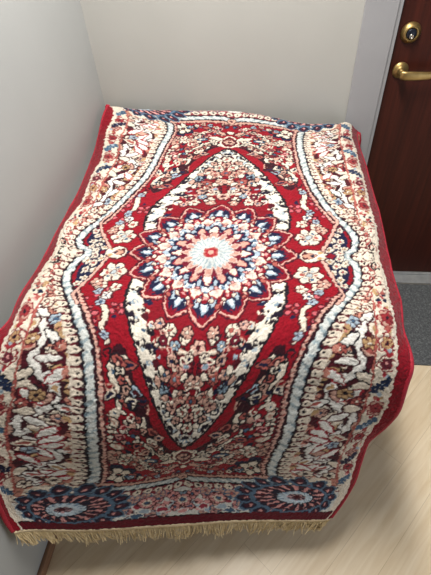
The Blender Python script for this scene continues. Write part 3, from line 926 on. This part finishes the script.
# pile, with its cut edge turned down all round
me, q = grid_mesh('pile', PT)
ring = np.concatenate([np.arange(NU), np.arange(1, NS) * NU + NU - 1, (NS - 1) * NU + np.arange(NU - 2, -1, -1), np.arange(NS - 2, 0, -1) * NU])
edge_lo = (PT - NR * THICK).reshape(-1, 3)[ring]
n0 = NU * NS
lo = n0 + np.arange(len(ring))
qs = np.stack([ring, lo, np.roll(lo, -1), np.roll(ring, -1)], -1)
fill_mesh(me, np.vstack([PT.reshape(-1, 3), edge_lo]), np.vstack([q, qs]))
att = me.color_attributes.new('dye', 'FLOAT_COLOR', 'POINT')
cols = np.ones((n0 + len(ring), 4), np.float32)
cols[:n0, :3] = COLR.reshape(-1, 3); cols[n0:, :3] = COLR.reshape(-1, 3)[ring]
att.data.foreach_set('color', cols.ravel())

m, nt, b = new_mat('rug_pile')
at = N(nt, 'ShaderNodeVertexColor', layer_name='dye')
tc = N(nt, 'ShaderNodeTexCoord')
n1 = N(nt, 'ShaderNodeTexNoise'); n1.inputs['Scale'].default_value = 420; n1.inputs['Detail'].default_value = 3
nt.links.new(tc.outputs['Object'], n1.inputs['Vector'])
r = ramp(nt, [(0.3, (214, 214, 214)), (0.7, (255, 255, 255))])
nt.links.new(n1.outputs['Fac'], r.inputs['Fac'])
mx = N(nt, 'ShaderNodeMix', data_type='RGBA', blend_type='MULTIPLY'); mx.inputs[0].default_value = 1.0
nt.links.new(at.outputs['Color'], mx.inputs[6]); nt.links.new(r.outputs['Color'], mx.inputs[7])
nt.links.new(mx.outputs[2], b.inputs['Base Color'])
b.inputs['Roughness'].default_value = 0.85
b.inputs['Specular IOR Level'].default_value = 0.15
b.inputs['Sheen Weight'].default_value = 0.08
bp = N(nt, 'ShaderNodeBump'); bp.inputs['Strength'].default_value = 0.5; bp.inputs['Distance'].default_value = 0.002
nt.links.new(n1.outputs['Fac'], bp.inputs['Height']); nt.links.new(bp.outputs['Normal'], b.inputs['Normal'])
link('pile', me, m, rug)

# woven backing
sub_s = np.unique(np.concatenate([np.arange(0, NS, 8), [NS - 1]])); sub_u = np.unique(np.concatenate([np.arange(0, NU, 8), [NU - 1]]))
PB = (PT - NR * THICK)[np.ix_(sub_s, sub_u)]
me, q = grid_mesh('backing', PB, True)
fill_mesh(me, PB.reshape(-1, 3), q)
M_back = noise_mat('woven_backing', (150, 92, 82), (178, 132, 112), 90, 0.9, 0.3, 400)
link('backing', me, M_back, rug)

# overcast bindings on the two long edges
M_bind = noise_mat('red_binding', (140, 10, 32), (168, 20, 46), 120, 0.75, 0.3, 300)


def tube(path, rad, n=8):
    path = np.asarray(path)
    T = np.gradient(path, axis=0); T /= np.linalg.norm(T, axis=1, keepdims=True)
    up = np.array([0.3, 0.2, 1.0])
    A = np.cross(T, up); A /= np.linalg.norm(A, axis=1, keepdims=True); Bv = np.cross(T, A)
    a = np.linspace(0, 2 * np.pi, n, endpoint=False)
    V_ = path[:, None] + rad * (np.cos(a)[None, :, None] * A[:, None] + np.sin(a)[None, :, None] * Bv[:, None])
    idx = np.arange(len(path) * n).reshape(len(path), n)
    q = np.stack([idx[:-1], np.roll(idx, -1, 1)[:-1], np.roll(idx, -1, 1)[1:], idx[1:]], -1).reshape(-1, 4)
    return V_.reshape(-1, 3), q


for col in (0, -1):
    pth = (P0[:, col] - NR[:, col] * 0.005)[::6]
    vv_, qq = tube(pth, 0.0062)
    me = bpy.data.meshes.new('edge_binding'); fill_mesh(me, vv_, qq)
    link('edge_binding', me, M_bind, rug)

# fringe: woven hem and loose warp ends
M_fr = noise_mat('fringe_cotton', (196, 172, 126), (222, 202, 160), 60, 0.85, 0.2, 400)
M_hem = noise_mat('hem_cotton', (206, 184, 146), (222, 204, 170), 120, 0.85, 0.3, 500)
for end in (0, -1):
    base = P0[end] - NR[end] * 0.005
    nxt = P0[end + (6 if end == 0 else -6)] - NR[end + (6 if end == 0 else -6)] * 0.005
    T = base - nxt; T /= np.linalg.norm(T, axis=1, keepdims=True)
    nr = NR[end]
    b0 = base[::3]; t0 = T[::3]; n0_ = nr[::3]
    hv = np.stack([b0 + n0_ * 0.004, b0 + t0 * 0.011 + n0_ * 0.003, b0 + t0 * 0.011 - n0_ * 0.003, b0 - n0_ * 0.004], 0)
    idx = np.arange(hv.shape[0] * hv.shape[1]).reshape(hv.shape[:2])
    q = np.stack([idx, np.roll(idx, -1, 0)], 0)
    qq = np.stack([idx[:, :-1], idx[:, 1:], np.roll(idx, -1, 0)[:, 1:], np.roll(idx, -1, 0)[:, :-1]], -1).reshape(-1, 4)
    me = bpy.data.meshes.new('hem'); fill_mesh(me, hv.reshape(-1, 3), qq)
    hem = link('hem', me, M_hem, rug)
    VV, QQ, cnt = [], [], 0
    rg = np.random.default_rng(3)
    for i in range(620):
        t = i / 619.0
        j = min(int(t * (len(base) - 1)), len(base) - 2); fr_ = t * (len(base) - 1) - j
        p = base[j] * (1 - fr_) + base[j + 1] * fr_
        d0 = T[j]; nn = nr[j]
        side = base[min(j + 1, len(base) - 1)] - base[max(j - 1, 0)]; side = side / np.linalg.norm(side)
        ln = (0.031 + 0.011 * rg.random()) * (1.0 + 0.15 * math.sin(i * 0.09))
        sw, ou = rg.normal(0, 0.16), rg.normal(0.0, 0.12)
        cl = math.sin(i * 0.11) * 0.18
        pts = []
        for k in range(5):
            f = k / 4
            dirv = d0 * 1.0 + np.array([0, 0, -0.5 * f]) + side * (sw + cl) * f + nn * ou * f
            pts.append(p + nn * 0.002 * rg.normal() + d0 * 0.009 + dirv * ln * f)
        v_, q_ = tube(np.array(pts), 0.0011, 4)
        VV.append(v_); QQ.append(q_ + cnt); cnt += len(v_)
    me = bpy.data.meshes.new('fringe'); fill_mesh(me, np.vstack(VV), np.vstack(QQ))
    fo = link('fringe', me, M_fr, hem)
    tag(fo, 'tan fringe of loose warp ends', kind='stuff')

# ------------------------------------------------------------------ the table under the rug
M_table = noise_mat('table_laminate', (150, 128, 100), (170, 146, 116), 8, 0.5, 0.05, 120, 0, (1, 10, 1))
M_steel2 = noise_mat('table_steel', (120, 122, 124), (140, 142, 144), 40, 0.4, 0.0, metal=0.8)
tb = bpy.data.objects.new('side_table', None); COL.objects.link(tb)
tb.matrix_world = Matrix(((E1[0], E2[0], 0, CEN[0]), (E1[1], E2[1], 0, CEN[1]), (0, 0, 1, 0), (0, 0, 0, 1)))
tag(tb, 'plain table almost wholly covered by the red rug', 'table')
TZ = H_T - 0.060
bm = bmesh.new(); box(bm, -0.36, 0.36, -0.18, 0.70, TZ - 0.03, TZ); obj('tabletop', bm, M_table, tb, bevel=0.006)
for x in (-0.31, 0.31):
    for y in (-0.08, 0.65):
        bm = bmesh.new(); box(bm, x - 0.018, x + 0.018, y - 0.018, y + 0.018, 0.0, TZ - 0.03); obj('leg', bm, M_steel2, tb, bevel=0.003)

# ------------------------------------------------------------------ light
def area(name, loc, size, power, color, target=None, sy=None):
    d = bpy.data.lights.new(name, 'AREA'); d.energy = power; d.color = color
    d.size = size
    if sy: d.shape = 'RECTANGLE'; d.size_y = sy
    o = bpy.data.objects.new(name, d); COL.objects.link(o); o.location = loc
    if target is not None:
        o.rotation_euler = (Vector(target) - Vector(loc)).to_track_quat('-Z', 'Y').to_euler()
    return o


area('ceiling_lamp', (0.05, 0.98, 2.5), 0.2, 52, (1.0, 0.975, 0.94), None, 1.1)
area('window_daylight', (1.4, -0.2, 0.6), 0.8, 7, (0.86, 0.91, 1.0), (-0.6, 0.3, 0.2))
w = bpy.data.worlds.new('world'); SC.world = w; w.use_nodes = True
w.node_tree.nodes['Background'].inputs['Color'].default_value = (0.86, 0.92, 1.0, 1)
w.node_tree.nodes['Background'].inputs['Strength'].default_value = 0.10

vs = SC.view_settings
vs.view_transform = 'Standard'; vs.look = 'None'; vs.gamma = 1.0; vs.use_curve_mapping = False
vs.exposure = 0.11
SC.cycles.max_bounces = 8
